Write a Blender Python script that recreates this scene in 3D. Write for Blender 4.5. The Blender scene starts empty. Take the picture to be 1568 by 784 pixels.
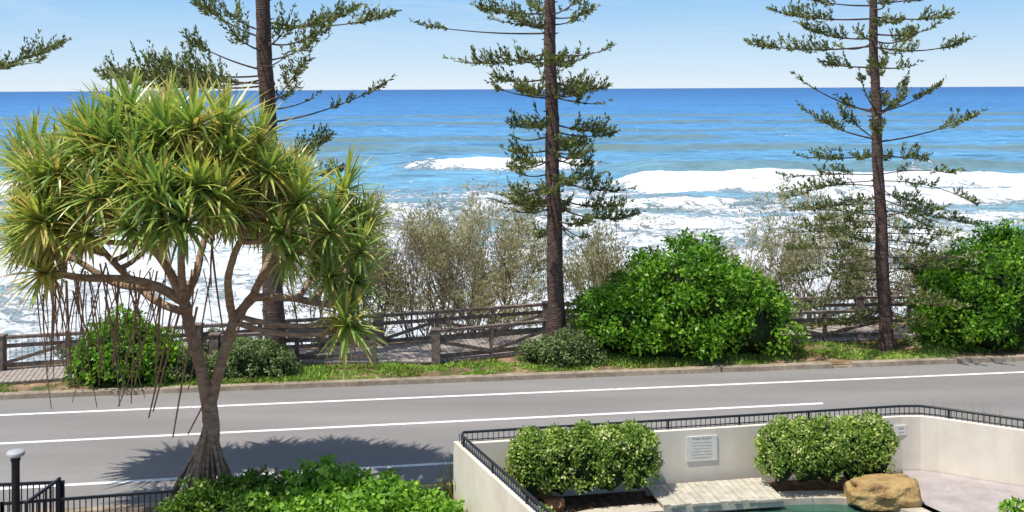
import bpy, math, random
import numpy as np
from mathutils import Vector, Matrix, noise as mn
rng=np.random.default_rng(7); random.seed(7)
scene=bpy.context.scene
CH=9.0; FP=1600.0
def hy(px): return 140-0.0051*px
def D(px,py,Y): return np.array([(px-784)*Y/FP, Y, CH-(py-hy(px))*Y/FP])
def G(px,py,z=0.0):
    Y=(CH-z)*FP/(py-hy(px)); return np.array([(px-784)*Y/FP,Y,z])
# ---------------------------------------------------------------- mesh builder
def nrm(a): return a/np.maximum(np.linalg.norm(a,axis=-1,keepdims=True),1e-9)
class MB:
    def __init__(s): s.V=[];s.F=[];s.M=[];s.A=[];s.S=[];s.n=0
    def add(s,V,F,mat=0,a=0.5,smooth=False):
        V=np.asarray(V,float).reshape(-1,3);F=np.asarray(F,int).reshape(-1,4)
        s.V.append(V);s.F.append(F+s.n);s.n+=len(V);m=len(F)
        s.M.append(np.full(m,mat));s.A.append(np.broadcast_to(np.asarray(a,float),(m,)).copy());s.S.append(np.full(m,smooth))
    def leaves(s,P,Dr,N,L,W,mat=0,a=0.5):
        n=len(P);S=nrm(np.cross(Dr,N));L=np.broadcast_to(L,(n,))[:,None];W=np.broadcast_to(W,(n,))[:,None]
        V=np.stack([P,P+Dr*L*.5+S*W*.5,P+Dr*L,P+Dr*L*.5-S*W*.5],1)
        s.add(V,np.arange(4*n).reshape(n,4),mat,a)
    def tube(s,pts,rad,k=6,mat=0,a=0.5,bumpy=0):
        pts=np.asarray(pts,float);n=len(pts);rad=np.broadcast_to(np.asarray(rad,float),(n,))
        T=nrm(np.gradient(pts,axis=0));up=np.array([0,0,1.]) if abs(T[:,2]).mean()<0.8 else np.array([0,1.,0])
        U=nrm(np.cross(T,up));W=np.cross(T,U);an=np.arange(k)*2*np.pi/k
        R=rad[:,None,None]*(1+bumpy*rng.normal(size=(n,k,1)))
        V=pts[:,None]+R*(U[:,None]*np.cos(an)[None,:,None]+W[:,None]*np.sin(an)[None,:,None])
        i=np.arange(n-1)[:,None]*k;j=np.arange(k)[None];j2=(j+1)%k
        F=np.stack([i+j,i+j2,i+k+j2,i+k+j],-1).reshape(-1,4)
        s.add(V,F,mat,a,True)
    def beam(s,p0,p1,w,h,mat=0,a=0.5):
        p0=np.asarray(p0,float);p1=np.asarray(p1,float);t=nrm(p1-p0)
        up=np.array([0,0,1.]) if abs(t[2])<.95 else np.array([0,1.,0])
        u=nrm(np.cross(t,up));v=np.cross(u,t)
        V=[]
        for p in (p0,p1):
            for a1,b1 in ((-1,-1),(1,-1),(1,1),(-1,1)): V.append(p+u*w/2*a1+v*h/2*b1)
        s.add(V,[(0,1,2,3),(7,6,5,4),(0,4,5,1),(1,5,6,2),(2,6,7,3),(3,7,4,0)],mat,a)
    def finish(s,name,mats):
        V=np.concatenate(s.V);F=np.concatenate(s.F)
        me=bpy.data.meshes.new(name);me.vertices.add(len(V));me.vertices.foreach_set('co',V.ravel())
        me.loops.add(F.size);me.loops.foreach_set('vertex_index',F.ravel())
        me.polygons.add(len(F));me.polygons.foreach_set('loop_start',np.arange(len(F))*4)
        me.polygons.foreach_set('material_index',np.concatenate(s.M).astype(int))
        me.polygons.foreach_set('use_smooth',np.concatenate(s.S))
        at=me.attributes.new('v','FLOAT','FACE');at.data.foreach_set('value',np.concatenate(s.A))
        me.update(calc_edges=True)
        for m in mats: me.materials.append(m)
        ob=bpy.data.objects.new(name,me);scene.collection.objects.link(ob);return ob
def sph(n):
    return nrm(rng.normal(size=(n,3)))
def polyobj(name,pts,z,mat):
    me=bpy.data.meshes.new(name);me.from_pydata([(p[0],p[1],z) for p in pts],[],[tuple(range(len(pts)))])
    me.materials.append(mat);ob=bpy.data.objects.new(name,me);scene.collection.objects.link(ob);return ob
# ---------------------------------------------------------------- materials
def newmat(name):
    m=bpy.data.materials.new(name);m.use_nodes=True;nt=m.node_tree
    return m,nt,nt.nodes['Principled BSDF'],nt.nodes['Material Output']
def ramp(nt,stops,fac):
    r=nt.nodes.new('ShaderNodeValToRGB');e=r.color_ramp.elements
    while len(e)<len(stops): e.new(0.5)
    for i,(p,c) in enumerate(stops): e[i].position=p;e[i].color=(*c,1)
    nt.links.new(fac,r.inputs[0]);return r.outputs[0]
def coords(nt,sc=(1,1,1)):
    g=nt.nodes.new('ShaderNodeTexCoord');mp=nt.nodes.new('ShaderNodeMapping');mp.inputs['Scale'].default_value=sc
    nt.links.new(g.outputs['Object'],mp.inputs[0]);return mp.outputs[0]
def noi(nt,vec,scale,detail=5,rough=.55,dist=0):
    n=nt.nodes.new('ShaderNodeTexNoise');n.inputs['Scale'].default_value=scale;n.inputs['Detail'].default_value=detail
    n.inputs['Roughness'].default_value=rough;n.inputs['Distortion'].default_value=dist
    nt.links.new(vec,n.inputs['Vector']);return n.outputs['Fac']
def math_(nt,op,a,b=None,c=None,clamp=False):
    n=nt.nodes.new('ShaderNodeMath');n.operation=op;n.use_clamp=clamp
    for i,x in enumerate((a,b,c)):
        if x is None: continue
        if isinstance(x,(int,float)): n.inputs[i].default_value=x
        else: nt.links.new(x,n.inputs[i])
    return n.outputs[0]
def mixc(nt,f,a,b,mode='MIX'):
    n=nt.nodes.new('ShaderNodeMix');n.data_type='RGBA';n.blend_type=mode
    for i,x in ((0,f),(6,a),(7,b)):
        if isinstance(x,(int,float)): n.inputs[i].default_value=x
        elif isinstance(x,tuple): n.inputs[i].default_value=(*x,1)
        else: nt.links.new(x,n.inputs[i])
    return n.outputs[2]
def surf(name,stops,scale=2,detail=6,rough=.8,bump=.2,bscale=20,sc=(1,1,1),spec=.3,big=None,bd=.02):
    m,nt,b,o=newmat(name);v=coords(nt,sc)
    c=ramp(nt,stops,noi(nt,v,scale,detail,.6))
    if big:
        bc=coords(nt,big[2]) if len(big)>2 else v
        c=mixc(nt,1.0,c,ramp(nt,[(.3,(big[1],)*3),(.7,(1,1,1))],noi(nt,bc,big[0],5)),'MULTIPLY')
    nt.links.new(c,b.inputs['Base Color']);b.inputs['Roughness'].default_value=rough
    b.inputs['Specular IOR Level'].default_value=spec
    bp=nt.nodes.new('ShaderNodeBump');bp.inputs['Strength'].default_value=bump;bp.inputs['Distance'].default_value=bd
    nt.links.new(noi(nt,v,bscale,4),bp.inputs['Height']);nt.links.new(bp.outputs[0],b.inputs['Normal']);return m
def leafm(name,stops,tr=.3,rough=.5,spec=.3):
    m,nt,b,o=newmat(name);a=nt.nodes.new('ShaderNodeAttribute');a.attribute_name='v'
    c=ramp(nt,stops,a.outputs['Fac']);nt.links.new(c,b.inputs['Base Color'])
    b.inputs['Roughness'].default_value=rough;b.inputs['Specular IOR Level'].default_value=spec
    t=nt.nodes.new('ShaderNodeBsdfTranslucent');nt.links.new(mixc(nt,1.0,c,(1.3,1.3,.7),'MULTIPLY'),t.inputs[0])
    mx=nt.nodes.new('ShaderNodeMixShader');mx.inputs[0].default_value=tr
    nt.links.new(b.outputs[0],mx.inputs[1]);nt.links.new(t.outputs[0],mx.inputs[2]);nt.links.new(mx.outputs[0],o.inputs[0]);return m
def plain(name,c,rough=.5,metal=0,bump=0):
    return surf(name,[(.3,tuple(x*.85 for x in c)),(.7,c)],8,4,rough,bump,40)
M_asph=surf('asphalt',[(.3,(.22,.208,.20)),(.7,(.33,.315,.30))],45,8,.9,.4,150,big=(.25,.74,(.35,2.2,1)))
M_line=surf('road_paint',[(.32,(.40,.39,.38)),(.45,(.8,.8,.78))],9,8,.7,.1,60)
M_yel=surf('yellow_paint',[(.3,(.5,.35,.06)),(.6,(.75,.55,.08))],12,6,.7,.1,60)
M_kerb=surf('kerb_concrete',[(.3,(.27,.21,.15)),(.7,(.50,.42,.32))],5,7,.9,.3,60,big=(.8,.6))
M_conc=surf('concrete_coping',[(.3,(.42,.36,.27)),(.7,(.58,.52,.42))],4,7,.85,.2,60)
M_pave=surf('paving',[(.3,(.32,.28,.27)),(.7,(.45,.40,.38))],3,7,.85,.2,60)
M_wall=surf('cream_render',[(.3,(.76,.68,.56)),(.7,(.85,.78,.66))],2.0,6,.85,.12,50,big=(.9,.84,(1.6,1.6,.4)))
M_wood=surf('weathered_wood',[(.3,(.085,.064,.052)),(.7,(.27,.215,.18))],6,7,.85,.4,30,sc=(1,1,1))
M_deckw=surf('grey_deck_boards',[(.3,(.24,.20,.175)),(.7,(.44,.39,.35))],5,7,.85,.3,30)
M_plank=surf('pale_planks',[(.3,(.38,.34,.26)),(.7,(.60,.56,.46))],5,7,.85,.3,30)
M_black=plain('black_metal',(.02,.024,.03),.4)
M_grey=plain('galvanised_metal',(.45,.46,.47),.45)
M_soil=surf('soil',[(.3,(.05,.03,.018)),(.5,(.12,.075,.045)),(.75,(.26,.18,.11))],6,9,.95,.8,25,bd=.05)
M_land=surf('land',[(.35,(.06,.10,.02)),(.45,(.14,.11,.055)),(.56,(.30,.19,.11)),(.75,(.46,.36,.24))],1.6,10,.95,.8,14,bd=.06)
M_rock=surf('ochre_rock',[(.3,(.18,.10,.045)),(.5,(.38,.25,.10)),(.8,(.52,.38,.18))],2.6,10,.9,1,5,bd=.10)
M_rockb=surf('brown_rock',[(.3,(.14,.06,.035)),(.55,(.30,.15,.08)),(.8,(.42,.28,.18))],3,8,.85,.7,7,bd=.06)
M_pbark=surf('pine_bark',[(.3,(.05,.032,.026)),(.55,(.12,.08,.066)),(.8,(.21,.15,.125))],4,8,.9,1,9,sc=(1,1,2.6),bd=.06)
M_pan=surf('pandanus_bark',[(.3,(.20,.13,.085)),(.6,(.42,.30,.21)),(.8,(.56,.44,.33))],5,8,.9,.9,14,sc=(1,1,3),bd=.04)
M_twig=surf('twig_bark',[(.3,(.15,.12,.09)),(.7,(.33,.27,.21))],6,5,.9,.2,20)
M_root=surf('hanging_root',[(.3,(.20,.11,.065)),(.7,(.38,.23,.15))],6,5,.9,.2,20)
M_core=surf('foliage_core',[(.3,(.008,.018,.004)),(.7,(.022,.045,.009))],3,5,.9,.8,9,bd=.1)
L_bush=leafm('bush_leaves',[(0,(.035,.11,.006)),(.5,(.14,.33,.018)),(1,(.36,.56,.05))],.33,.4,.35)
L_dark=leafm('dark_shrub_leaves',[(0,(.03,.08,.008)),(.5,(.10,.20,.02)),(1,(.27,.38,.05))],.3,.45)
L_cover=leafm('groundcover_leaves',[(0,(.08,.20,.015)),(.5,(.21,.43,.04)),(1,(.45,.62,.09))],.33,.45)
L_grey=leafm('grey_shrub_leaves',[(0,(.06,.10,.035)),(.5,(.17,.24,.085)),(1,(.36,.43,.18))],.25,.6)
L_hedge=leafm('variegated_leaves',[(0,(.08,.17,.02)),(.5,(.25,.38,.06)),(.72,(.50,.58,.16)),(1,(.76,.76,.46))],.28,.5)
L_pine=leafm('pine_needles',[(0,(.055,.07,.022)),(.5,(.155,.19,.062)),(1,(.36,.39,.14))],.2,.6)
L_cas=leafm('coastal_scrub_leaves',[(0,(.19,.18,.095)),(.5,(.36,.34,.20)),(1,(.56,.52,.36))],.35,.7)
L_pand=leafm('pandanus_leaves',[(0,(.26,.15,.07)),(.10,(.50,.35,.17)),(.22,(.66,.56,.20)),(.42,(.50,.57,.15)),(.7,(.28,.42,.11)),(1,(.16,.29,.095))],.32,.32,.55)
L_grass=leafm('verge_leaves',[(0,(.30,.20,.10)),(.25,(.24,.26,.06)),(.5,(.18,.34,.045)),(1,(.40,.52,.11))],.25,.6)
# ---------------------------------------------------------------- 2d value noise
tab=rng.random((256,256))
def vn(x,y):
    xi=np.floor(x).astype(int);yi=np.floor(y).astype(int);fx=x-xi;fy=y-yi;fx=fx*fx*(3-2*fx);fy=fy*fy*(3-2*fy)
    t=lambda a,b:tab[a%256,b%256]
    return (t(xi,yi)*(1-fx)+t(xi+1,yi)*fx)*(1-fy)+(t(xi,yi+1)*(1-fx)+t(xi+1,yi+1)*fx)*fy
def fbm(x,y,o=4):
    s=0;a=.5;
    for i in range(o): s=s+a*vn(x+17.3*i,y+31.7*i);x=x*2.03;y=y*2.03;a*=.5
    return s/(1-.5**o)
def sst(a,b,x): t=np.clip((x-a)/(b-a),0,1);return t*t*(3-2*t)
# ---------------------------------------------------------------- lines of the place
def K(x): return 32.25+.117*x                     # far kerb
BX=[-400,-60,-16.2,-3.7,1.2,10.5,15,60,400];BY=[-8,22.5,33,36.15,37.7,38.5,38.7,44,84]
FX=[-60,-16.5,-7.5,-4.5,-2.5,1.1,10.9,15,60];FY=[21,31.4,33.8,33.9,33.8,35.2,36.4,36.8,42.2]
def B(x): return np.interp(x,BX,BY)
def Fr(x): return np.interp(x,FX,FY)
# ---------------------------------------------------------------- land
xs=np.concatenate([np.linspace(-4000,-60,12),np.linspace(-50,50,130),np.linspace(60,4000,12)])
rows=[-3000,-200,-60,-30,-12,-8,-4,-2,0.1,.13]+list(np.linspace(.5,10,22))+list(np.linspace(11,34,30))+[60,150,600,3000]
X,R=np.meshgrid(xs,rows);Y=K(X)+R
Z=np.where(R>.12,.09,0.)+np.where(R>.4,(fbm(X*.8,Y*.8)-.5)*.10,0)
edge=B(np.clip(X,-60,60))+.6
far=np.where(R>.4,1,0)*sst(0,1,(Y-edge)/11)
Z=Z-far*6.5-np.where(R>30,2,0)+far*(1-far)*(fbm(X*.3,Y*.3)-.5)*1.5
nr,nc=X.shape;ii=np.arange(nr-1)[:,None]*nc+np.arange(nc-1)[None]
mb=MB();mb.add(np.stack([X,Y,Z],-1).reshape(-1,3),np.stack([ii,ii+1,ii+nc+1,ii+nc],-1).reshape(-1,4),0,.5,False)
mb.finish('ground',[M_land])
# road
def strip(name,fy0,fy1,z,mat,x0=-60,x1=60,n=120):
    xs=np.linspace(x0,x1,n);a=np.stack([xs,fy0(xs),np.full(n,z)],1);b=np.stack([xs,fy1(xs),np.full(n,z)],1)
    m=MB();V=np.concatenate([a,b]);i=np.arange(n-1);m.add(V,np.stack([i,i+1,i+1+n,i+n],1));return m.finish(name,[mat])
nearE=lambda x:23.7+.146*x
strip('road',nearE,lambda x:K(x)+.05,.006,M_asph,-160,160,200)
wl=.075
def lin(a,b,w=wl): return (lambda x:a+b*x-w),(lambda x:a+b*x+w)
p,q=lin(30.83,.127);strip('road_marking',p,q,.011,M_line)
p,q=lin(28.5,.139);strip('road_marking',p,q,.011,M_line,-60,8.8)
p,q=lin(25.34,.146);strip('road_marking',p,q,.011,M_line)
p,q=lin(24.0,.146,.05);strip('road_marking',p,q,.011,M_yel,-3.5,60)
def extr(name,xs,y0,y1,z0,z1,mat):
    m=MB();n=len(xs);P=[np.stack([xs,y,z+0*xs],1) for y,z in ((y0,z0),(y0+.02,z1),(y1,z1),(y1,z0))]
    V=np.concatenate(P);i=np.arange(n-1)
    for k in range(3): m.add(V,np.stack([i+k*n,i+1+k*n,i+1+(k+1)*n,i+(k+1)*n],1))
    for e in (0,n-1): m.add(V,[(e,e+n,e+2*n,e+3*n)])
    return m.finish(name,[mat])
segs=[(-60,6.55),(6.6,10.2),(10.9,60)]
for (a,b) in segs:
    x=np.linspace(a,b,60);extr('kerb',x,K(x)-.02+.02*np.sin(x*3),K(x)+.30,0,.14,M_kerb)
x=np.linspace(10.22,10.88,6);extr('kerb',x,K(x),K(x)+.3,0,.06,M_kerb)
x=np.linspace(-60,-.9,60);extr('kerb',x,nearE(x)-.25,nearE(x)-.0,0,.10,M_kerb)
# ---------------------------------------------------------------- sea
ys=48*np.exp(np.linspace(0,1,640)*math.log(4000/48));ys=np.concatenate([ys,[6000,10000,20000,45000]])
us=np.linspace(-1,1,460);U,Y=np.meshgrid(us,ys);X=U*(Y*.70+55)
SZ=-5.0
h=np.zeros_like(X);foam=np.zeros_like(X);dark=np.zeros_like(X)
wx=(fbm(X/18,Y/18,4)-.5);fine=fbm(X/5,Y/7+3,4)
for (y0,x0,x1,a,tr,fo) in [(154,10,400,1.5,26,1.15),(150,-400,-34,1.4,24,1.15),(187,-18,15,1.6,18,1.05),(176,17,400,1.6,0,0),(206,-400,-20,1.2,0,0),
        (130,34,400,1.0,14,1.05),(128,-10,30,.8,10,.95),(124,-400,-10,.7,10,.95),(110,-400,400,.7,9,.9),(97,-400,400,.6,9,.95),(84,-400,400,.5,6,.95),(73,-400,400,.4,5,.95),
        (240,-100,200,1.0,0,0),(290,-300,60,1.0,0,0),(345,0,300,1.0,0,0),(420,-400,400,.9,0,0),(520,-400,400,1,0,0)]:
    wy=y0+18*(fbm(X/60+y0,Y*0+y0*.37,4)-.5)+7*wx
    d=Y-wy;ed=sst(x0-9,x0+9,X+12*wx)*sst(x1+9,x1-9,X+12*wx)
    amp=a*ed*(.45+1.0*fbm(X/22+y0*3,X*0+y0,4))
    h+=amp*np.where(d<0,np.exp(-(d/(2+.01*y0))**2),np.exp(-(d/(5+.02*y0))**2))
    if fo:
        on=sst(.36,.50,fbm(X/26+y0,X*0+y0*1.7,3)) if y0<115 else 1
        t=sst(-tr*(.5+1.0*fine),-tr*.1,d)*sst(3.2,-.5,d)*ed*fo*(.50+.55*fine)*on;foam=np.maximum(foam,t*1.05)
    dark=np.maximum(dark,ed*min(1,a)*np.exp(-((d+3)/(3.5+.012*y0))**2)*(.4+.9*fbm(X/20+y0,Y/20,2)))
nearf=(.42+.34*sst(140,72,Y)+ (fbm(X/14,Y/8,5)-.5)*.95)*sst(162,144,Y)
foam=np.maximum(foam,nearf)
h+=.40*(fbm(X/6,Y/3.5,4)-.5)*sst(2500,300,Y)*2+.8*(fbm(X/30,Y/11+9,3)-.5)+foam*.6*(fbm(X/1.6,Y/1.6,3)-.3)
wc=fbm(X/11+5,Y/6+3,4);foam=np.maximum(foam,sst(.66,.80,wc)*.42*sst(1200,250,Y))
mb=MB();nr,nc=X.shape;ii=np.arange(nr-1)[:,None]*nc+np.arange(nc-1)[None]
mb.add(np.stack([X,Y,SZ+h],-1).reshape(-1,3),np.stack([ii,ii+1,ii+nc+1,ii+nc],-1).reshape(-1,4),0,.5,True)
m,nt,b,o=newmat('sea_water')
sea=mb.finish('sea',[m])
for nm,arr in (('foam',foam),('dark',dark)):
    at=sea.data.attributes.new(nm,'FLOAT','POINT');at.data.foreach_set('value',arr.ravel())
g=nt.nodes.new('ShaderNodeTexCoord');sp=nt.nodes.new('ShaderNodeSeparateXYZ');nt.links.new(g.outputs['Object'],sp.inputs[0])
lg=math_(nt,'LOGARITHM',sp.outputs['Y'],10.0)      # 1.7 .. 4.6
v0=coords(nt,(.16,.40,.05));v1=coords(nt,(.05,.13,.05));v2=coords(nt,(.010,.035,.02));v3=coords(nt,(.0012,.007,.01))
n0=noi(nt,v0,3,4,.6,.8);n1=noi(nt,v1,3,7,.65,.8);n2=noi(nt,v2,3,7,.68,.8);n3=noi(nt,v3,3,6,.65)
lgn=math_(nt,'ADD',lg,math_(nt,'MULTIPLY',math_(nt,'SUBTRACT',n2,.5),.30))
f=math_(nt,'DIVIDE',math_(nt,'SUBTRACT',lgn,1.7),2.2)
base=ramp(nt,[(0,(.36,.49,.50)),(.15,(.23,.42,.50)),(.24,(.13,.32,.47)),(.38,(.085,.265,.49)),(.55,(.05,.20,.45)),(.75,(.028,.14,.37)),(1,(.018,.105,.305))],f)
tone=math_(nt,'ADD',math_(nt,'ADD',math_(nt,'ADD',math_(nt,'MULTIPLY',n1,.75),math_(nt,'MULTIPLY',n0,.45)),math_(nt,'MULTIPLY',n2,.6)),math_(nt,'MULTIPLY',n3,.3))
tr_=nt.nodes.new('ShaderNodeMapRange');nt.links.new(tone,tr_.inputs[0])
for k,vv in zip((1,2,3,4),(.86,1.24,.45,1.55)): tr_.inputs[k].default_value=vv
cmb=nt.nodes.new('ShaderNodeCombineXYZ')
for k in range(3): nt.links.new(tr_.outputs[0],cmb.inputs[k])
base=mixc(nt,1.0,base,cmb.outputs[0],'MULTIPLY')
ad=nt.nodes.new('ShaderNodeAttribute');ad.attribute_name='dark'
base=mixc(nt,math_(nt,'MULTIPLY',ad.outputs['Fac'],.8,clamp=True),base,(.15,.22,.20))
af=nt.nodes.new('ShaderNodeAttribute');af.attribute_name='foam'
vf=coords(nt,(.30,.26,.3));fn=noi(nt,vf,2.2,12,.72,1.5)
ff=math_(nt,'ADD',af.outputs['Fac'],math_(nt,'MULTIPLY',math_(nt,'SUBTRACT',fn,.5),2.3))
fm=nt.nodes.new('ShaderNodeMapRange');fm.interpolation_type='SMOOTHSTEP';nt.links.new(ff,fm.inputs[0]);fm.inputs[1].default_value=.36;fm.inputs[2].default_value=.66
fcol=ramp(nt,[(.3,(.66,.73,.76)),(.6,(.88,.89,.89))],noi(nt,coords(nt,(.5,.5,.5)),1.2,8,.7,1))
col=mixc(nt,fm.outputs[0],base,fcol)
nt.links.new(col,b.inputs['Base Color'])
rr=math_(nt,'ADD',math_(nt,'MULTIPLY',fm.outputs[0],.5),.35);nt.links.new(rr,b.inputs['Roughness']);b.inputs['Specular IOR Level'].default_value=.18
bp=nt.nodes.new('ShaderNodeBump');bp.inputs['Strength'].default_value=.8;bp.inputs['Distance'].default_value=.7
nt.links.new(math_(nt,'ADD',noi(nt,coords(nt,(.35,.8,.8)),1,6,.6),math_(nt,'MULTIPLY',fm.outputs[0],math_(nt,'MULTIPLY',fn,1.0))),bp.inputs['Height']);nt.links.new(bp.outputs[0],b.inputs['Normal'])
# ---------------------------------------------------------------- boardwalk
WD=.20
mb=MB()
for x in np.arange(-22,24,.15):
    w=.135;y0=Fr(x)-.05;y1=B(x)+.05
    mb.beam((x,y0,WD-.02),(x-.25*(y1-y0),y1,WD-.02+random.uniform(-.004,.004)),w,.04,0,0)
for f_ in (Fr,B):
    xs=np.arange(-22,24,1.0)
    for a_,b_ in zip(xs[:-1],xs[1:]): mb.beam((a_,f_(a_)-.02,WD-.14),(b_,f_(b_)-.02,WD-.14),.06,.18,1)
mb.finish('boardwalk',[M_deckw,M_wood])
def fence(name,fy,x0,x1,sp,z0,hh,big=(),thick=.13,slat=True):
    mb=MB();n=max(1,round((x1-x0)/sp));xs=np.linspace(x0,x1,n+1);T=z0+hh
    for i,x in enumerate(xs):
        big_=i%3==0
        w=.28 if big_ else thick
        mb.beam((x,fy(x),z0-.2),(x,fy(x),T+(.0 if not big_ else .02)),w,w,0)
        if big_: mb.beam((x,fy(x),T+.02),(x,fy(x),T+.06),w+.06,w+.06,0)
    for i,(a,b) in enumerate(zip(xs[:-1],xs[1:])):
        pa=np.array([a,fy(a),0.]);pb=np.array([b,fy(b),0.]);z=lambda p,zz:p+np.array([0,0,zz])
        mb.beam(z(pa,T-.03),z(pb,T-.03),.18,.09,0)
        mb.beam(z(pa,T-.30),z(pb,T-.30),.06,.12,0);mb.beam(z(pa,z0+.14),z(pb,z0+.14),.06,.13,0)
        o_=np.array([0,-.05,0])
        if i%2: mb.beam(z(pa,z0+.18)+o_,z(pb,T-.34)+o_,.045,.11,0)
        else: mb.beam(z(pa,T-.34)+o_,z(pb,z0+.18)+o_,.045,.11,0)
        if slat:
            for t in np.arange(.04,1,.17/(b-a)):
                p=pa*(1-t)+pb*t+np.array([0,.06,0]);mb.beam(z(p,z0+.02),z(p,T-.1),.014,.014,1)
    return mb.finish(name,[M_wood,M_grey])
fence('timber_fence',B,-22,1.2,1.9,WD,1.05)
fence('timber_fence',B,1.6,24,1.9,WD,1.05)
fence('timber_fence',Fr,-22,-16.4,1.9,WD,1.0,slat=False)
fence('timber_fence',Fr,-9.5,-4.5,2.5,WD,1.0,slat=False)
fence('timber_fence',Fr,-2.5,1.05,1.8,WD,1.0,slat=False)
fence('timber_fence',Fr,8.7,13,2.2,WD,1.0,slat=False)
# ---------------------------------------------------------------- foliage generators
def blob(mb,c,R,mat,seed=0,n=20,amp=.25):
    th=np.linspace(0,np.pi,n);ph=np.linspace(0,2*np.pi,2*n+1);T,P=np.meshgrid(th,ph,indexing='ij')
    d=np.stack([np.sin(T)*np.cos(P),np.sin(T)*np.sin(P),np.cos(T)],-1)
    k=np.array([[1+amp*(mn.noise(Vector(v)*2.2+Vector((seed,seed,0)))) for v in r] for r in d])
    V=np.array(c)+d*k[...,None]*np.array(R);m=2*n+1
    ii=np.arange(n-1)[:,None]*m+np.arange(m-1)[None]
    mb.add(V.reshape(-1,3),np.stack([ii,ii+m,ii+m+1,ii+1],-1).reshape(-1,4),mat,.3,True)
def bush(name,lobes,mats,leaf=.13,clump=.45,dens=1.0,zmin=.1,ragged=.15,wfac=.5,density_clumps=1.0,core=.80):
    mb=MB()
    for li,(c,R) in enumerate(lobes):
        c=np.array(c,float);R=np.array(R,float)
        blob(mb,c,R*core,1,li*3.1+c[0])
        area=4*np.pi*((R[0]*R[1])**1.6/3+(R[0]*R[2])**1.6/3+(R[1]*R[2])**1.6/3)**(1/1.6)
        nc=int(area/(clump**2)*1.5*density_clumps);d=sph(nc);d[:,2]=np.where(d[:,2]<-.5,-d[:,2],d[:,2])
        C=c+d*R*(1-ragged*.9+ragged*1.6*rng.random((nc,1))**1.5)
        rc=clump*(.45+.6*rng.random(nc))*.75;tone=rng.normal(0,.16,nc)
        nl=np.maximum(6,(34*dens*(rc/.13/ (leaf/.13))**2*.33).astype(int))
        idx=np.repeat(np.arange(nc),nl);n=len(idx)
        dd=nrm(sph(n)+d[idx]*.55+np.array([0,0,.25]));rad=(.55+.5*rng.random((n,1)))
        P=C[idx]+dd*rc[idx,None]*rad
        N=nrm(dd+.55*rng.normal(size=(n,3)));T=nrm(np.cross(N,sph(n))+dd*.3)
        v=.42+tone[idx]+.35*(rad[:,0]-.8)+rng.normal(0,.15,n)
        ok=P[:,2]>zmin;L=leaf*(.65+.7*rng.random(n))
        mb.leaves(P[ok],T[ok],N[ok],L[ok],L[ok]*wfac,0,np.clip(v[ok],0,1))
    return mb.finish(name,mats)
kb=dict(leaf=.15,clump=.60,ragged=.24,density_clumps=.85,core=.74)
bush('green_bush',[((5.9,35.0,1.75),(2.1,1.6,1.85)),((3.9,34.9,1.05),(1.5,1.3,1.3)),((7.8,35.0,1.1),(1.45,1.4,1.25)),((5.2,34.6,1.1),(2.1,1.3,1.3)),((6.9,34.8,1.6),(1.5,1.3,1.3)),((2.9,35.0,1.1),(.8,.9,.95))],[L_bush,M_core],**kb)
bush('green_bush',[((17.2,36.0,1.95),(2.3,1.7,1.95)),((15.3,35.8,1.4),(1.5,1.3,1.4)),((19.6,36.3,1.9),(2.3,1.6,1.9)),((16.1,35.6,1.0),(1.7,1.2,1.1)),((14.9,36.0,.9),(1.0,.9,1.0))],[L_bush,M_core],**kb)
bush('green_bush',[((-11.9,31.9,.9),(1.1,.9,1.05)),((-11.0,32.0,.6),(.8,.7,.75)),((-12.7,31.8,.6),(.65,.6,.7))],[L_bush,M_core],leaf=.14,clump=.42,ragged=.25)
bush('low_shrub',[((-8.2,32.5,.45),(.95,.65,.62)),((-7.5,32.6,.35),(.7,.55,.48)),((-8.9,32.4,.35),(.6,.5,.42))],[L_grey,M_core],leaf=.10,clump=.3,ragged=.22)
bush('low_shrub',[((1.8,33.8,.4),(.85,.6,.6)),((.9,34.0,.35),(.6,.5,.42)),((2.5,33.9,.3),(.45,.4,.38))],[L_grey,M_core],leaf=.10,clump=.3,ragged=.22)
bush('low_shrub',[((-10.2,32.2,.45),(.7,.55,.5))],[L_grey,M_core],leaf=.10,clump=.3,ragged=.22)
bush('garden_shrub',[((-5.9,21.1,.36),(1.0,.7,.70)),((-5.2,21.4,.40),(.8,.7,.58)),((-6.4,20.7,.35),(.6,.6,.6)),((-5.0,20.6,.35),(.9,.7,.7))],[L_dark,M_core],leaf=.10,clump=.28,dens=.8,ragged=.22)
bush('garden_shrub',[((-3.9,21.4,.35),(1.2,.9,.75)),((-2.9,21.2,.3),(1.1,.9,.68)),((-2.2,20.9,.25),(.9,.8,.6)),((-3.4,20.5,.35),(1.4,.8,.65)),((-1.6,20.5,.2),(.8,.8,.5)),((-1.0,19.8,.1),(.7,.8,.5)),((-4.6,20.4,.35),(.9,.7,.6))],[L_cover,M_core],leaf=.12,clump=.28,dens=.8,wfac=.65,ragged=.28)
DZ=.52
def hedge(name,x0,x1,yc,zt,ry):
    lob=[];n=5
    for i in range(n):
        x=x0+(x1-x0)*(i+.5)/n
        lob.append(((x,yc+.15*(x-x0)*.9,(DZ+zt)/2+.08),((x1-x0)/n*.85,ry,(zt-DZ)/2-.02)))
        lob.append(((x,yc+.15*(x-x0)*.9,zt-.42),((x1-x0)/n*.8,ry*.95,.38)))
    return bush(name,lob,[L_hedge,M_core],leaf=.07,clump=.2,dens=.8,zmin=DZ+.12,ragged=.10,wfac=.6,density_clumps=.75)
hedge('clipped_hedge',.12,2.75,21.25,1.93,.48)
hedge('clipped_hedge',5.35,7.85,21.85,1.88,.48)
bush('garden_plant',[((9.9,20.2,.55),(.45,.4,.3)),((10.5,20.3,.6),(.5,.4,.3))],[L_cover,M_core],leaf=.12,clump=.2,dens=.7)
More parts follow.
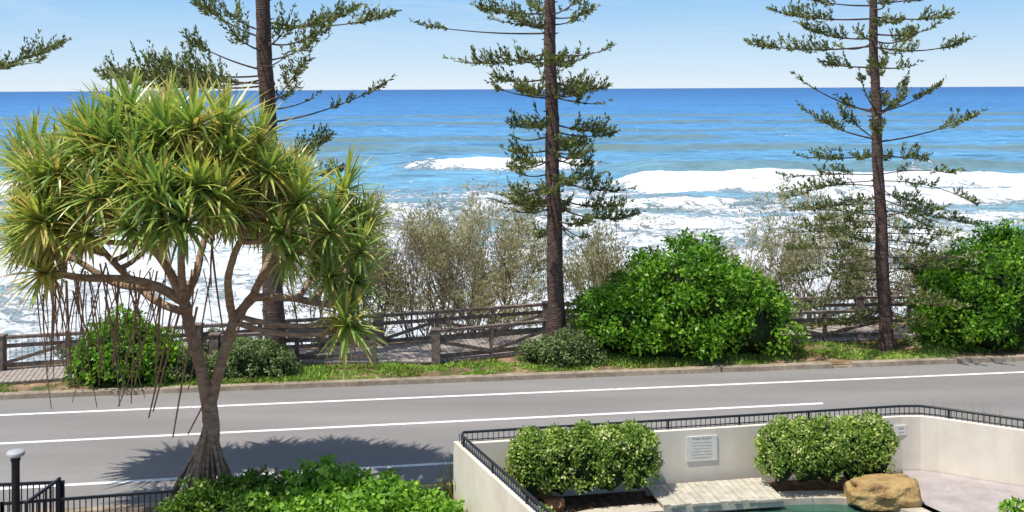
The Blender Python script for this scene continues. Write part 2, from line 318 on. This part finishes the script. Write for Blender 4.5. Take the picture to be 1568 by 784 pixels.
bush('garden_plant',[((.55,20.3,.6),(.22,.22,.2))],[L_hedge,M_core],leaf=.08,clump=.15,dens=.7)
# wispy coastal scrub
def wispy(name,base,H,W,nst=9,ntip=14,col=L_cas,leaf=.17,spread=.85,lean=0):
    mb=MB();tips=[];base=np.array(base,float)
    def grow(p,d,L,r,lev):
        n=4;pts=[p];dd=d
        for i in range(n):
            dd=nrm(dd+rng.normal(0,.13,3)+np.array([0,0,.05]));pts.append(pts[-1]+dd*L/n)
        mb.tube(pts,np.linspace(r,r*.6,n+1),4 if lev else 5,1)
        if lev==3: tips.append((pts[-1],dd));tips.append((pts[2],dd));return
        for k in range((4,4,4)[lev]):
            q=pts[random.choice([2,3,4,4])];nd=nrm(dd+rng.normal(0,.45,3)*np.array([1,.9,.7])+np.array([0,0,.06]));grow(q,nd,L*(.60+.2*random.random()),r*.5,lev+1)
    for i in range(nst):
        a=(i+.5)/nst*2-1+rng.normal(0,.10)
        d=nrm(np.array([a*W/H*spread+lean,rng.normal(0,.35),1.]));grow(base+np.array([a*W*.12,rng.normal(0,.3),0]),d,H*.40*rng.uniform(.6,1.12),.05,0)
    for p,dd in tips:
        g_=float(vn(np.array(p[0]*1.1+40),np.array(p[2]*1.1+p[1]*.6)))
        if g_<.30: continue
        n=int(ntip*(.3+1.5*random.random()*g_*1.4));dr=nrm(dd+.6*rng.normal(size=(n,3))+np.array([0,0,.3]));P=p+rng.normal(0,.12,(n,3))
        mb.leaves(P,dr,nrm(rng.normal(size=(n,3))),leaf*(.6+.8*rng.random(n)),.045,0,np.clip(.5+.9*(g_-.55)+rng.normal(0,.2,n),0,1))
    return mb.finish(name,[col,M_twig])
for (x,y,z,H,W,n) in [(-2.4,40,-2.0,8.4,3.0,8),(-.5,40.5,-2.0,8.0,2.0,6),(-5.2,39.5,-1.8,7.6,2.4,6),(3.6,40.5,-1.8,5.8,2.8,6),(8.6,41,-2,6.9,2.8,6),(11.4,41,-2.,7.6,3.0,7),(14.4,41,-2.0,7.0,2.8,6),(-7.4,39,-2,7.8,2.0,5),(-3.6,41,-2,6.2,3.0,6)]:
    wispy('coastal_scrub_tree',(x,y,z),H,W,n,15)
for (x,y) in [(-10.5,36.6),(-6.3,37.8),(2.6,40),(9.5,40.6),(-14.5,35.6)]:
    bush('dune_shrub',[((x,y,-.3),(.9,.6,.75)),((x+.8,y+.2,-.4),(.7,.6,.6))],[L_grey,M_core],leaf=.11,clump=.35,ragged=.3,zmin=-2,core=.6)
# verge ground cover
mb=MB();n=34000;x=rng.uniform(-22,24,n);wid=np.maximum(Fr(x)-K(x)-.2,.6);y=K(x)+.35+rng.random(n)**1.2*(wid-.3)
keep=(fbm(x*.9,y*1.6,3)+.10*(y-K(x)<.9)*-1+.05*rng.normal(size=n))>.43;x=x[keep];y=y[keep];n=len(x)
P=np.stack([x,y,np.full(n,.08)],1)
for k in range(3):
    dr=nrm(rng.normal(size=(n,3))*np.array([.7,.7,.3])+np.array([0,0,.7]))
    P2=P+rng.normal(0,.05,(n,3))*np.array([1,1,0]);mb.leaves(P2,dr,nrm(rng.normal(size=(n,3))),.06+.40*rng.random(n)*np.clip(fbm(x*1.3,y*1.3,3)-.25,0,1),.055,0,np.clip(.5+1.8*(fbm(x*.7+9,y*.9)-.5)+rng.normal(0,.2,n),0,1))
mb.finish('verge_plants',[L_grass])
mb=MB()
for (cx,cy,hh) in [(-1.2,22.0,.9),(-1.35,21.8,.7),(9.9,24.0,1.3),(10.3,24.0,1.3),(9.2,24.1,1.2),(10.9,23.9,1.3),(7.0,23.6,1.2)]:
    n=45;P=np.array([cx,cy,0])+rng.normal(0,.10,(n,3))*np.array([1,1,0]);dr=nrm(rng.normal(0,.28,(n,3))+np.array([0,0,1]))
    mb.leaves(P,dr,sph(n),hh+.6*rng.random(n),.03,0,np.clip(.2+rng.normal(0,.2,n),0,1))
mb.finish('tall_grass',[L_grass])
# ---------------------------------------------------------------- pines
def bez(p0,p1,p2,n):
    t=np.linspace(0,1,n)[:,None];return (1-t)**2*p0+2*t*(1-t)*p1+t*t*p2
def pbranch(mb,p0,p2,sag=.12,start=.35,w=.7,dens=1.0,r=.034,gp=.36):
    p0=np.array(p0);p2=np.array(p2);L=np.linalg.norm(p2-p0);p1=(p0+p2)/2-np.array([0,0,sag*L])+rng.normal(0,.04*L,3)
    pts=bez(p0,p1,p2,14);mb.tube(pts,np.linspace(r,.012,14),5,1)
    T=nrm(p2-p0);side=nrm(np.cross(T,[0,0,1.]))
    start=start+rng.uniform(-.08,.12)
    ts=np.arange(start,1.0,.082/L/dens)
    gap=rng.random()*10
    for t in ts:
        if vn(np.array(gap+t*L*1.7),np.array(3.3))<gp: continue
        q=(1-t)**2*p0+2*t*(1-t)*p1+t*t*p2
        for sg in (-1,1):
            if rng.random()<.12: continue
            l=w*(.35+.65*math.sin(math.pi*min(1,(t-start)/(1-start)*.75+.25)))*(.45+.75*rng.random())
            d=nrm(T*.6+side*sg*(.4+.5*rng.random())+np.array([0,0,rng.normal(.05,.24)]))
            e=q+d*l+np.array([0,0,l*.6]);c=q+d*l*.7-np.array([0,0,l*.08])
            rope(mb,bez(q,c,e,5))
    rope(mb,bez(pts[-4],pts[-2],p2+T*.25+np.array([0,0,.15]),6))
def rope(mb,pts):
    L=np.linalg.norm(pts[-1]-pts[0]);n=max(8,int(L/.028));t=rng.random(n)*.999*(len(pts)-1);i=t.astype(int);f=(t-i)[:,None]
    P=pts[i]*(1-f)+pts[i+1]*f;Tn=nrm(pts[i+1]-pts[i]);dr=nrm(Tn*.95+.65*sph(n))
    mb.leaves(P,dr,sph(n),.12+.06*rng.random(n),.052,0,np.clip(.47+rng.normal(0,.2,n)+rng.normal(0,.15),0,1))
def pine(name,Y0,trunk,rb,rt,brs,rand=0,seed=1):
    mb=MB()
    tz=np.array([D(px,py,Y0) for px,py in trunk]);base=tz[0].copy();base[2]=-.1;tz=np.vstack([base,tz])
    zz=np.linspace(tz[0,2],tz[-1,2],60);tx=np.interp(zz,tz[:,2],tz[:,0])+.02*np.sin(zz*1.7)
    pts=np.stack([tx,np.full(60,Y0),zz],1);rad=np.interp(zz,[0,zz[-1]],[rb,rt]);rad[:3]*=[1.35,1.2,1.08]
    mb.tube(pts,rad,14,1,bumpy=.04)
    def at(py):
        z=CH-(py-135)*Y0/FP;return np.array([np.interp(z,zz,tx),Y0,z])
    for k in range(60): # dead stubs
        z=rng.uniform(2,zz[-1]);a=rng.uniform(0,6.28);r0=np.interp(z,[0,zz[-1]],[rb,rt]);p=np.array([np.interp(z,zz,tx)+r0*.8*math.cos(a),Y0+r0*.8*math.sin(a),z])
        mb.tube([p,p+np.array([math.cos(a),math.sin(a),.2])*rng.uniform(.06,.22)],[.03,.012],4,1)
    for bdef in brs:
        py0,px,py,dY=bdef[:4];opt=bdef[4] if len(bdef)>4 else {}
        pbranch(mb,at(py0),D(px,py,Y0+dY),**opt)
    return mb.finish(name,[L_pine,M_pbark])
pine('norfolk_pine',33.2,[(419,530),(408,130),(402,0),(400,-90)],.36,.2,[
 (125,158,116,.6,dict(start=.2,w=1.0,sag=.05,gp=.2)),(118,185,124,-1.0,dict(start=.3,w=.9,gp=.2)),(105,290,62,-1,dict(start=.5,w=.7)),(112,240,95,1.8,dict(start=.4,w=.8)),(128,215,112,-.3,dict(start=.3,w=.9,gp=.2)),
 (185,592,128,0,dict(start=.45,w=.3,dens=.7,sag=.08)),(170,470,92,-1.2,dict(start=.5,w=.5)),(150,455,135,1.6,dict(start=.4)),(165,480,150,-.8,dict(start=.5,w=.4)),
 (30,600,22,.3,dict(start=.25,w=.65,sag=.1)),(40,545,15,1.6,dict(start=.3)),(60,500,40,-1.5,dict(start=.4)),(55,300,0,.2,dict(start=.25,w=.8)),(45,330,-6,1.5,dict(start=.3)),(70,445,25,-1,dict(start=.3)),
 (75,350,40,-1.4,dict(start=.4)),(-5,310,-60,0),(-5,520,-50,.5),(-10,470,-40,-1),(240,500,215,.5,dict(start=.4)),(245,470,235,-.8,dict(start=.4)),(250,520,260,1.5,dict(start=.3)),(215,350,205,1,dict(start=.6)),(90,470,70,2,dict(start=.3)),(100,440,85,-1.5,dict(start=.3))])
br2=[]
for (py0,l,r,dy) in [(20,735,905,-8),(40,765,890,-8),(78,700,925,8),(95,745,900,0),(118,760,918,8),(150,755,900,-20),(145,800,935,5),(185,775,938,10),(205,800,935,8),(228,785,905,5),(245,795,915,5),(262,790,925,15),(280,750,960,18),(300,765,965,12),(315,790,975,8),(335,880,900,20),(-20,730,940,-30)]:
    br2+=[(py0,l+rng.integers(-8,12),py0+dy+rng.integers(-12,11),rng.normal(0,.5),dict(start=.3,w=.6,sag=.14)),(py0+rng.integers(-6,7),r+rng.integers(-12,8),py0+dy+rng.integers(-12,11),rng.normal(0,.5),dict(start=.3,w=.6,sag=.14))]
    for k in range(2):
        br2.append((py0+rng.integers(-5,6),842+rng.integers(-60,61),py0+dy+rng.integers(-16,14),(1.6+.7*rng.random())*(1 if k else -1),dict(start=.4,w=.5)))
br2+=[(50,642,38,.4,dict(start=.75,w=.25,dens=.6,sag=.06))]
pine('norfolk_pine',35.0,[(851,520),(845,200),(842,0),(841,-90)],.30,.16,br2)
br3=[]
for (py0,l,r,dy,w,st) in [(30,1185,1455,-5,.5,.3),(72,1150,1480,-2,.5,.3),(60,1230,1430,-10,.5,.35),(105,1262,1400,-5,.45,.4),(10,1240,1420,-14,.5,.3),(175,1225,1440,-45,.2,.6),(170,1290,1385,-18,.4,.45),(215,1230,1500,-42,.4,.45),(240,1225,1415,5,.5,.4),(-20,1220,1470,-25,.5,.3)]:
    br3+=[(py0,l,py0+dy+rng.integers(-9,7),rng.normal(0,.4),dict(start=st,w=w,sag=.1)),(py0+rng.integers(-6,7),r,py0+dy+rng.integers(-9,7),rng.normal(0,.4),dict(start=st,w=w,sag=.12))]
    for k in range(2):
        br3.append((py0+rng.integers(-5,6),1342+rng.integers(-60,61),py0+dy+rng.integers(-14,14),(1.5+.8*rng.random())*(1 if k else -1),dict(start=.45,w=w*.85)))
for py0 in range(270,500,9):
    for sg in (-1,1):
        br3.append((py0,1345+sg*rng.integers(50,150),py0+rng.integers(-12,40),rng.normal(0,1.3),dict(start=.25,w=.36,sag=-.05,dens=.6,r=.020,gp=.36)))
pine('norfolk_pine',35.4,[(1355,525),(1342,200),(1337,0),(1335,-90)],.24,.11,br3)
pine('norfolk_pine',33.5,[(-150,640),(-150,0),(-150,-90)],.3,.18,[(110,95,68,0,dict(start=.5,w=.7)),(100,60,95,-.6,dict(start=.5)),(60,20,100,.6,dict(start=.6,w=.4)),(60,-280,40,0),(20,-40,0,0),(140,-260,120,0),(200,-60,190,0)])
# ---------------------------------------------------------------- pandanus
mb=MB();Y0=22.4
def S(l): return np.array([D(a,b,Y0+(c[0] if c else 0)) for a,b,*c in l])
def smooth(P,k=5):
    P=np.asarray(P);t=np.arange(len(P));tt=np.linspace(0,len(P)-1,(len(P)-1)*k+1)
    out=np.stack([np.interp(tt,t,P[:,i]) for i in range(3)],1)
    for _ in range(3): out[1:-1]=(out[:-2]+out[1:-1]*2+out[2:])/4
    return out
skel=[]
def limb(l,r0,r1):
    P=smooth(S(l));mb.tube(P,np.linspace(r0,r1,len(P)),10,1,bumpy=.06);skel.append(P)
limb([(308,778),(313,740),(319,690),(322,650),(316,605)],.22,.16)
limb([(318,630),(305,560),(290,510),(280,460)],.14,.12)
limb([(318,630),(335,560),(355,490),(385,455)],.12,.10)
limb([(280,462),(240,438,-.2),(190,425,-.4),(120,427,-.6),(60,412,-.6)],.11,.06)
limb([(280,462),(262,420,-.4),(230,375,-.8),(180,340,-1.2)],.10,.06)
limb([(280,462),(300,420,.5),(310,370,.9),(330,330,1.2)],.10,.06)
limb([(280,462),(250,400,.6),(238,330,.7),(235,275,.6)],.10,.06)
limb([(285,480),(230,460,.8),(170,400,1.2),(120,340,1.4)],.09,.06)
limb([(385,455),(400,420,-.4),(440,400,-.6),(480,370,-.6)],.09,.06)
limb([(385,455),(440,455,.1),(500,468,0),(540,462,-.2)],.09,.05)
limb([(355,490),(345,430,-.8),(360,380,-1.4),(390,330,-1.2)],.09,.06)
limb([(385,455),(410,400,.7),(430,340,.8)],.09,.06)
limb([(280,462),(275,400,-.9),(280,340,-1.5),(290,290,-1.2)],.09,.06)
limb([(240,440),(180,440,.3),(120,400,.4),(80,380,.4)],.08,.05)
SK=np.concatenate(skel[1:])
bx0=D(310,770,Y0)[0]
for k in range(28):
    a=k/28*2*np.pi+rng.normal(0,.1);p0=D(319,680-55*rng.random(),Y0);rr=.50+.40*rng.random()
    p2=np.array([bx0+math.cos(a)*rr,Y0+math.sin(a)*rr,-.05]);mb.tube(bez(p0,np.array([bx0+math.cos(a)*rr*.62,Y0+math.sin(a)*rr*.62,.95]),p2,8),.038,6,1)
heads=[(235,168),(180,185),(290,172),(130,212),(215,212),(262,222),(330,205),(90,245),(160,250),(355,240),(310,260),(228,270),(70,290),(120,300),(180,305),(270,310),(335,295),(385,275),(375,325),(420,300),
 (45,360),(62,395),(25,385),(465,285),(505,325),(530,365),(470,345),(490,395),(542,395),(548,445),(530,470),(440,385),(150,330),(210,335),(100,335),(300,340),(240,190),(200,160),(160,200),(410,345),(270,180),
 (60,265),(110,355),(320,312),(400,262),(432,285),(355,335),(290,285),(200,270),(68,325),(345,185),(105,195),(445,320),(190,240),
 (520,305),(555,350),(502,362),(558,408),(515,420),(552,478),(480,418),(30,350),(50,420),(60,225),(45,255),(85,365),(240,345),(380,215)]
HL=[]
for (a,b_) in heads:
    if b_<290: b_=b_+(290-b_)*.22
    el=max(0,1-((a-240)/230.)**2-((b_-340)/190.)**2) if a<450 and b_<366 else .15
    m=2.4*math.sqrt(el)+.3
    for s_ in ((-1,1) if el>.2 else (rng.choice([-1,1]),)):
        dy=s_*m*(.45+.55*rng.random());HL.append((a+rng.normal(0,12),b_+rng.normal(0,10)+ (10 if abs(dy)>1.5 else 0),dy))
C0=D(270,430,Y0)
for (a,b_,dy) in HL:
    c=D(a,b_,Y0+dy)
    ok=SK[:,2]<c[2]-.1;S_=SK[ok] if ok.any() else SK;q=S_[np.argmin(np.linalg.norm((S_-c)*[1,1,.8],axis=1))]
    mid=(q+c)/2+np.array([0,0,-.15*np.linalg.norm(c-q)])+(c-q)*[.15,.15,0]
    mb.tube(bez(q,mid,c,8),np.linspace(.065,.05,8),7,1,bumpy=.06)
    cc_=C0 if a<450 else D(480,430,Y0)
    ax=nrm(nrm(c-mid)*.5+nrm(c-cc_)*.6+np.array([0,-.15,.4])+rng.normal(0,.12,3))
    u=nrm(np.cross(ax,[.3,.2,1.]));w=np.cross(ax,u);n=78;sz=.80+.38*rng.random();ht=rng.normal(0,.13)
    for k in range(n):
        f=k/n;an=k*2.39996+rng.normal(0,.15);pol=math.radians(6+120*f**.85+rng.normal(0,8))
        d=ax*math.cos(pol)+(u*math.cos(an)+w*math.sin(an))*math.sin(pol)
        L=sz*(.58+.48*math.sin(math.pi*min(1,f+.15)))*(.8+.4*rng.random())
        p=c+ax*(.22*(1-f)-.1);ns=5;droop=(.12+.6*rng.random())*(.15+.75*f)
        dead=f>.80 and rng.random()<.45
        if dead: droop=.9+.6*rng.random()
        dd=d.copy();pts=[p]
        kink=rng.integers(2,5) if rng.random()<.25 else 99
        for i in range(ns):
            dd=nrm(dd+np.array([0,0,-1.])*droop*(.08+.18*i)*(3.2 if i==kink else .75));pts.append(pts[-1]+dd*L/ns)
        pts=np.array(pts);T=nrm(np.gradient(pts,axis=0));sd=nrm(np.cross(T,[0.01,.02,1.]));up=np.cross(sd,T)
        wd=(.040*sz)*np.array([.9,1,.92,.75,.5,.05])[:,None]
        l=pts-sd*wd+up*wd*.4;r=pts+sd*wd+up*wd*.4
        V=np.concatenate([l,pts,r]);j=np.arange(ns);m_=ns+1
        Fq=np.concatenate([np.stack([j,j+1,j+1+m_,j+m_],1),np.stack([j+m_,j+1+m_,j+1+2*m_,j+2*m_],1)])
        v=.68+ht-.30*f*rng.random()+rng.normal(0,.16)
        if dead: v=rng.choice([.0,.06,.12,.18])
        elif rng.random()<.08: v=.22
        vv=np.clip(v-np.array([.04,0,.02,.06,.22]),0,1);mb.add(V,Fq,0,np.concatenate([vv,vv]))
for k in range(64):
    q=D(rng.choice([rng.uniform(55,345),rng.uniform(60,250)]),rng.uniform(400,455),Y0+rng.normal(-.2,.6));L=rng.uniform(.9,2.7)
    e=q+np.array([rng.normal(0,.35),rng.normal(0,.2),-L]);mb.tube(bez(q,(q+e)/2+rng.normal(0,.1,3),e,8),np.linspace(.018,.010,8)*rng.uniform(.6,1.3),4,2)
for (a,b,c_,d_) in [(262,470,225,640),(245,455,235,600),(275,470,232,630),(320,340,342,520),(385,450,285,665),(300,470,262,670),(100,430,108,590),(80,425,75,560),(180,430,170,560),(330,340,322,440)]:
    mb.tube(bez(D(a,b,Y0-.3),D((a+c_)/2+rng.normal(0,5),(b+d_)/2,Y0-.3),D(c_,d_,Y0-.3),8),np.linspace(.028,.016,8),5,2)
mb.finish('pandanus_tree',[L_pand,M_pan,M_root])
# ---------------------------------------------------------------- courtyard
WT=1.70
wp=[(2.2,14.0),(-.97,21.5),(8.6,23.12)]+[(9.0,23.12),(9.35,22.98),(9.8,22.7),(10.8,22.12),(12.0,21.5),(13.2,20.6),(14,19),(14.2,14)]
def offs(P,d):
    P=np.array(P);T=nrm(np.diff(P,axis=0));N=np.stack([T[:,1],-T[:,0]],1);out=[]
    for i in range(len(P)):
        if i==0: m=N[0]
        elif i==len(P)-1: m=N[-1]
        else:
            m=nrm(N[i-1]+N[i]);m=m/max(.4,(m*N[i]).sum())
        out.append(P[i]+m*d)
    return np.array(out)
def ringwall(name,P,d0,d1,z0,z1,mat):
    m=MB();a=offs(P,d0);b=offs(P,d1);n=len(a)
    V=np.concatenate([np.c_[a,np.full(n,z0)],np.c_[a,np.full(n,z1)],np.c_[b,np.full(n,z1)],np.c_[b,np.full(n,z0)]]);i=np.arange(n-1)
    for k in range(4):
        k2=(k+1)%4;m.add(V,np.stack([i+k*n,i+1+k*n,i+1+k2*n,i+k2*n],1))
    for e in (0,n-1): m.add(V,[(e,e+n,e+2*n,e+3*n)])
    return m.finish(name,[mat])
ringwall('courtyard_wall',wp,0,-.20,-.1,WT,M_wall)
mb=MB();rp=offs(wp,-.12);zt=WT+.20
def along(P,step):
    P=np.array(P);seg=np.linalg.norm(np.diff(P,axis=0),axis=1);s=np.r_[0,np.cumsum(seg)];t=np.arange(0,s[-1],step);return np.stack([np.interp(t,s,P[:,0]),np.interp(t,s,P[:,1])],1)
mb.tube(np.c_[along(rp,.3),np.full(len(along(rp,.3)),zt)],.028,8,0)
mb.tube(np.c_[along(rp,.3),np.full(len(along(rp,.3)),WT+.04)],.014,6,0)
for p in along(rp,.11): mb.beam((p[0],p[1],WT),(p[0],p[1],zt),.014,.014,0)
for p in along(rp,1.6): mb.beam((p[0],p[1],WT),(p[0],p[1],zt-.01),.04,.04,0)
mb.finish('metal_railing',[M_black])
inner=[tuple(p) for p in offs(wp,.0)]
polyobj('courtyard_base',inner,.30,M_soil)
bed=[(-.9,21.45),(8.6,23.05),(8.3,22.0),(7.5,21.75),(4.6,21.55),(3.2,20.8),(1.2,20.6),(.5,19.5),(.9,17.4)]
polyobj('garden_bed',bed,.50,M_soil)
cop=np.array([G(850,800,.56)[:2],G(900,786,.56)[:2],G(1000,777,.56)[:2],G(1100,768,.56)[:2],G(1200,758,.56)[:2],G(1290,757,.56)[:2],G(1360,766,.56)[:2],G(1405,782,.56)[:2],(8.3,19.8),(8.2,18.0),(6,16.5),(2.6,16.5),(1.0,18.0),(.75,19.6)])
cc=np.vstack([cop,cop[:1]]);
dens=along(cc,.12)
for _ in range(12): dens=(np.roll(dens,1,0)+dens*2+np.roll(dens,-1,0))/4
dc=np.vstack([dens,dens[:1]])
ringwall('pool_coping',dc,-.20,.20,.28,.57,M_conc)
m,nt,b,o=newmat('pool_water');v=coords(nt);c=ramp(nt,[(.3,(.015,.06,.045)),(.7,(.05,.13,.09))],noi(nt,v,1.5,4));nt.links.new(c,b.inputs['Base Color'])
b.inputs['Roughness'].default_value=.06;bp=nt.nodes.new('ShaderNodeBump');bp.inputs['Strength'].default_value=.25;bp.inputs['Distance'].default_value=.03
nt.links.new(noi(nt,v,5,3),bp.inputs['Height']);nt.links.new(bp.outputs[0],b.inputs['Normal'])
polyobj('pool_water',[tuple(p) for p in dens],.44,m)
polyobj('paving',[(7.6,22.0),(8.3,22.2),(8.6,23.1),(9.0,23.1),(9.35,22.96),(9.8,22.68),(10.8,22.1),(12,21.48),(13.2,20.58),(14,19),(14.1,14.2),(8.4,14.2)]+[(8.55,18.0),(8.6,19.8),(8.62,20.6),(8.3,21.3)],DZ,M_pave)
mb=MB();a=G(985,745,.66);b_=G(1163,733,.66);c=G(1197,765,.66);d=G(1013,776,.66);n=17
for i in range(n):
    t0=(i+.5)/n;p=a*(1-t0)+b_*t0;q=d*(1-t0)+c*t0;w=np.linalg.norm(b_-a)/n
    mb.beam(p+[0,0,random.uniform(-.006,.006)],q+[0,random.uniform(-.03,.03),0],w*.91,.05,0)
for s0,s1 in ((a,b_),(d,c)): 
    off=np.array([0,.06 if s0 is d else -.1,-.09]);mb.beam(s0+off,s1+off,.08,.12,0)
mb.finish('timber_platform',[M_plank])
def rock(name,c,R,seed,mat):
    import bmesh
    bm=bmesh.new();bmesh.ops.create_icosphere(bm,subdivisions=5,radius=1)
    for v in bm.verts:
        p=v.co.copy();k=1+.35*mn.noise(p*1.1+Vector((seed,0,0)))+.16*mn.noise(p*2.6+Vector((seed,5,0)))+.05*mn.noise(p*9)
        p=p*k;p.x=max(-.9,min(.9,p.x));p.z=max(-.7,min(.72+.1*p.x,p.z));v.co=Vector((p.x*R[0],p.y*R[1],p.z*R[2]))+Vector(c)
    me=bpy.data.meshes.new(name);bm.to_mesh(me);bm.free();me.materials.append(mat)
    for f in me.polygons: f.use_smooth=True
    ob=bpy.data.objects.new(name,me);scene.collection.objects.link(ob)
rock('boulder',(7.5,21.35,.74),(.76,.45,.36),8,M_rock)
for i,(px,py,r) in enumerate([(775,742,.2),(792,738,.22),(808,752,.24),(828,752,.22),(800,768,.22),(845,772,.24),(822,745,.15)]):
    g_=G(px,py,.6);rock('rock',(g_[0],g_[1],.6),(r,r*.8,r*.75),i*2.3,M_rockb if i%3 else M_rock)
def signobj(name,px0,px1,z0,z1,lines):
    A=np.array([-.97,21.5]);Bq=np.array([8.6,23.12]);t=nrm(Bq-A);nn=np.array([t[1],-t[0]])
    def onwall(px):
        k=(px-784)/FP;s=(k*A[1]-A[0])/(t[0]-k*t[1]);return A+t*s
    a=onwall(px0);b=onwall(px1);ce=(a+b)/2+nn*.024
    e=bpy.data.objects.new(name,None);scene.collection.objects.link(e)
    m=MB();m.beam((a[0]+nn[0]*.012,a[1]+nn[1]*.012,(z0+z1)/2),(b[0]+nn[0]*.012,b[1]+nn[1]*.012,(z0+z1)/2),.02,z1-z0)
    bo=m.finish(name+'_board',[M_sign]);bo.parent=e
    for i,(txt,sz,zz) in enumerate(lines):
        cu=bpy.data.curves.new(name+'_text','FONT');cu.body=txt;cu.size=sz;cu.align_x='CENTER';cu.materials.append(M_ink)
        ob=bpy.data.objects.new(name+'_text',cu);scene.collection.objects.link(ob)
        ob.location=(ce[0],ce[1],z0+(z1-z0)*zz);ob.rotation_euler=(math.pi/2,0,math.atan2(t[1],t[0]));ob.parent=e
M_sign=plain('sign_white',(.80,.78,.72),.5);M_ink=plain('sign_ink',(.12,.10,.10),.6)
signobj('pool_rules_sign',1048,1095,1.03,1.56,[('POOL RULES',.075,.86),('1. No running or diving in pool',.036,.72),('2. Children must be supervised',.036,.60),('3. No glass in the pool area',.036,.48),('4. Shower before entering pool',.036,.36),('5. Pool hours 7am to 8pm daily',.036,.24),('6. Shut the gate behind you',.036,.12)])
signobj('small_sign',1367,1386,1.30,1.52,[('DEEP',.06,.6),('1.8 m',.06,.2)])
# ---------------------------------------------------------------- lower-left fence, bollard light
def pfence(mb,p0,p1,z0,z1,step=.11):
    p0=np.array(p0);p1=np.array(p1);L=np.linalg.norm(p1-p0);n=int(L/step)
    for z,r in ((z1,.05),(z0+.1,.035)): mb.beam((*p0,z),(*p1,z),r,r)
    for i in range(n+1):
        p=p0+(p1-p0)*i/n;big=i in(0,n);mb.beam((*p,z0-.1 if big else z0+.1),(*p,z1+(.03 if big else 0)),.05 if big else .018,.05 if big else .018)
mb=MB();pfence(mb,(-13.5,19.9),(-10.0,20.4),0,.95);pfence(mb,(-10.0,20.4),(-6.85,21.0),0,.95);mb.finish('metal_fence',[M_black])
mb=MB();pfence(mb,(-12.5,20.5),(-9.0,20.85),0,1.2);
pfence(mb,(-9.05,20.8),(-9.15,19.6),0,1.28);mb.finish('metal_gate',[M_black])
mb=MB();bx,by=(21-784)*20.2/FP,20.2
mb.tube([(bx,by,0),(bx,by,.05),(bx,by,1.9)],.075,12,0);mb.tube([(bx,by,1.86),(bx,by,1.96)],.09,12,0)
mb.tube([(bx,by,1.96),(bx,by,2.02),(bx,by,2.045),(bx,by,2.05)],[.16,.17,.15,.001],16,1);mb.tube([(bx,by,1.959),(bx,by,1.96)],[.001,.16],16,1)
mb.finish('bollard_light',[M_black,M_grey])
# ---------------------------------------------------------------- light, world, camera
sv=Vector((-.38,-.24,1)).normalized()
sl=bpy.data.lights.new('sun','SUN');sl.energy=5.0;sl.angle=math.radians(.6);sl.color=(1,.95,.87)
so=bpy.data.objects.new('sun',sl);so.rotation_euler=sv.to_track_quat('Z','Y').to_euler();scene.collection.objects.link(so)
w=bpy.data.worlds.new('World');scene.world=w;w.use_nodes=True;nt=w.node_tree;bg=nt.nodes['Background'];out=nt.nodes['World Output']
sk=nt.nodes.new('ShaderNodeTexSky');sk.sky_type='NISHITA';sk.sun_disc=False;sk.sun_elevation=math.asin(sv.z);sk.sun_rotation=math.atan2(sv.x,sv.y)
nt.links.new(sk.outputs[0],bg.inputs[0]);bg.inputs[1].default_value=.15
tc=nt.nodes.new('ShaderNodeTexCoord');sp=nt.nodes.new('ShaderNodeSeparateXYZ');nt.links.new(tc.outputs['Generated'],sp.inputs[0])
z10=math_(nt,'MULTIPLY',sp.outputs['Z'],4.0,clamp=True)
gr=ramp(nt,[(0,(.78,.88,.96)),(.12,(.60,.79,.96)),(.36,(.32,.60,.93)),(1,(.18,.42,.80))],z10)
mp=nt.nodes.new('ShaderNodeMapping');mp.inputs['Scale'].default_value=(3,3,26);nt.links.new(tc.outputs['Generated'],mp.inputs[0])
cl=nt.nodes.new('ShaderNodeMapRange');nt.links.new(noi(nt,mp.outputs[0],2,6,.6,.4),cl.inputs[0]);cl.inputs[1].default_value=.5;cl.inputs[2].default_value=.8;cl.inputs[3].default_value=0;cl.inputs[4].default_value=.35
gr=mixc(nt,cl.outputs[0],gr,(.80,.88,.96))
b2=nt.nodes.new('ShaderNodeBackground');nt.links.new(gr,b2.inputs[0]);b2.inputs[1].default_value=1.0
mr=nt.nodes.new('ShaderNodeMapRange');nt.links.new(sp.outputs['Z'],mr.inputs[0]);mr.inputs[1].default_value=.12;mr.inputs[2].default_value=.35;mr.inputs[3].default_value=0;mr.inputs[4].default_value=1
ms=nt.nodes.new('ShaderNodeMixShader');nt.links.new(mr.outputs[0],ms.inputs[0]);nt.links.new(b2.outputs[0],ms.inputs[1]);nt.links.new(bg.outputs[0],ms.inputs[2]);nt.links.new(ms.outputs[0],out.inputs[0])
cd=bpy.data.cameras.new('camera');co=bpy.data.objects.new('camera',cd);scene.collection.objects.link(co)
cd.sensor_width=36;cd.lens=36*FP/1568;cd.shift_y=-(392-136)/1568;cd.clip_start=.1;cd.clip_end=80000
co.matrix_world=Matrix.Translation((0,0,CH))@Matrix.Rotation(math.radians(90),4,'X')@Matrix.Rotation(math.radians(-.29),4,'Z')
scene.camera=co
scene.view_settings.view_transform='Standard';scene.view_settings.look='None';scene.view_settings.exposure=0
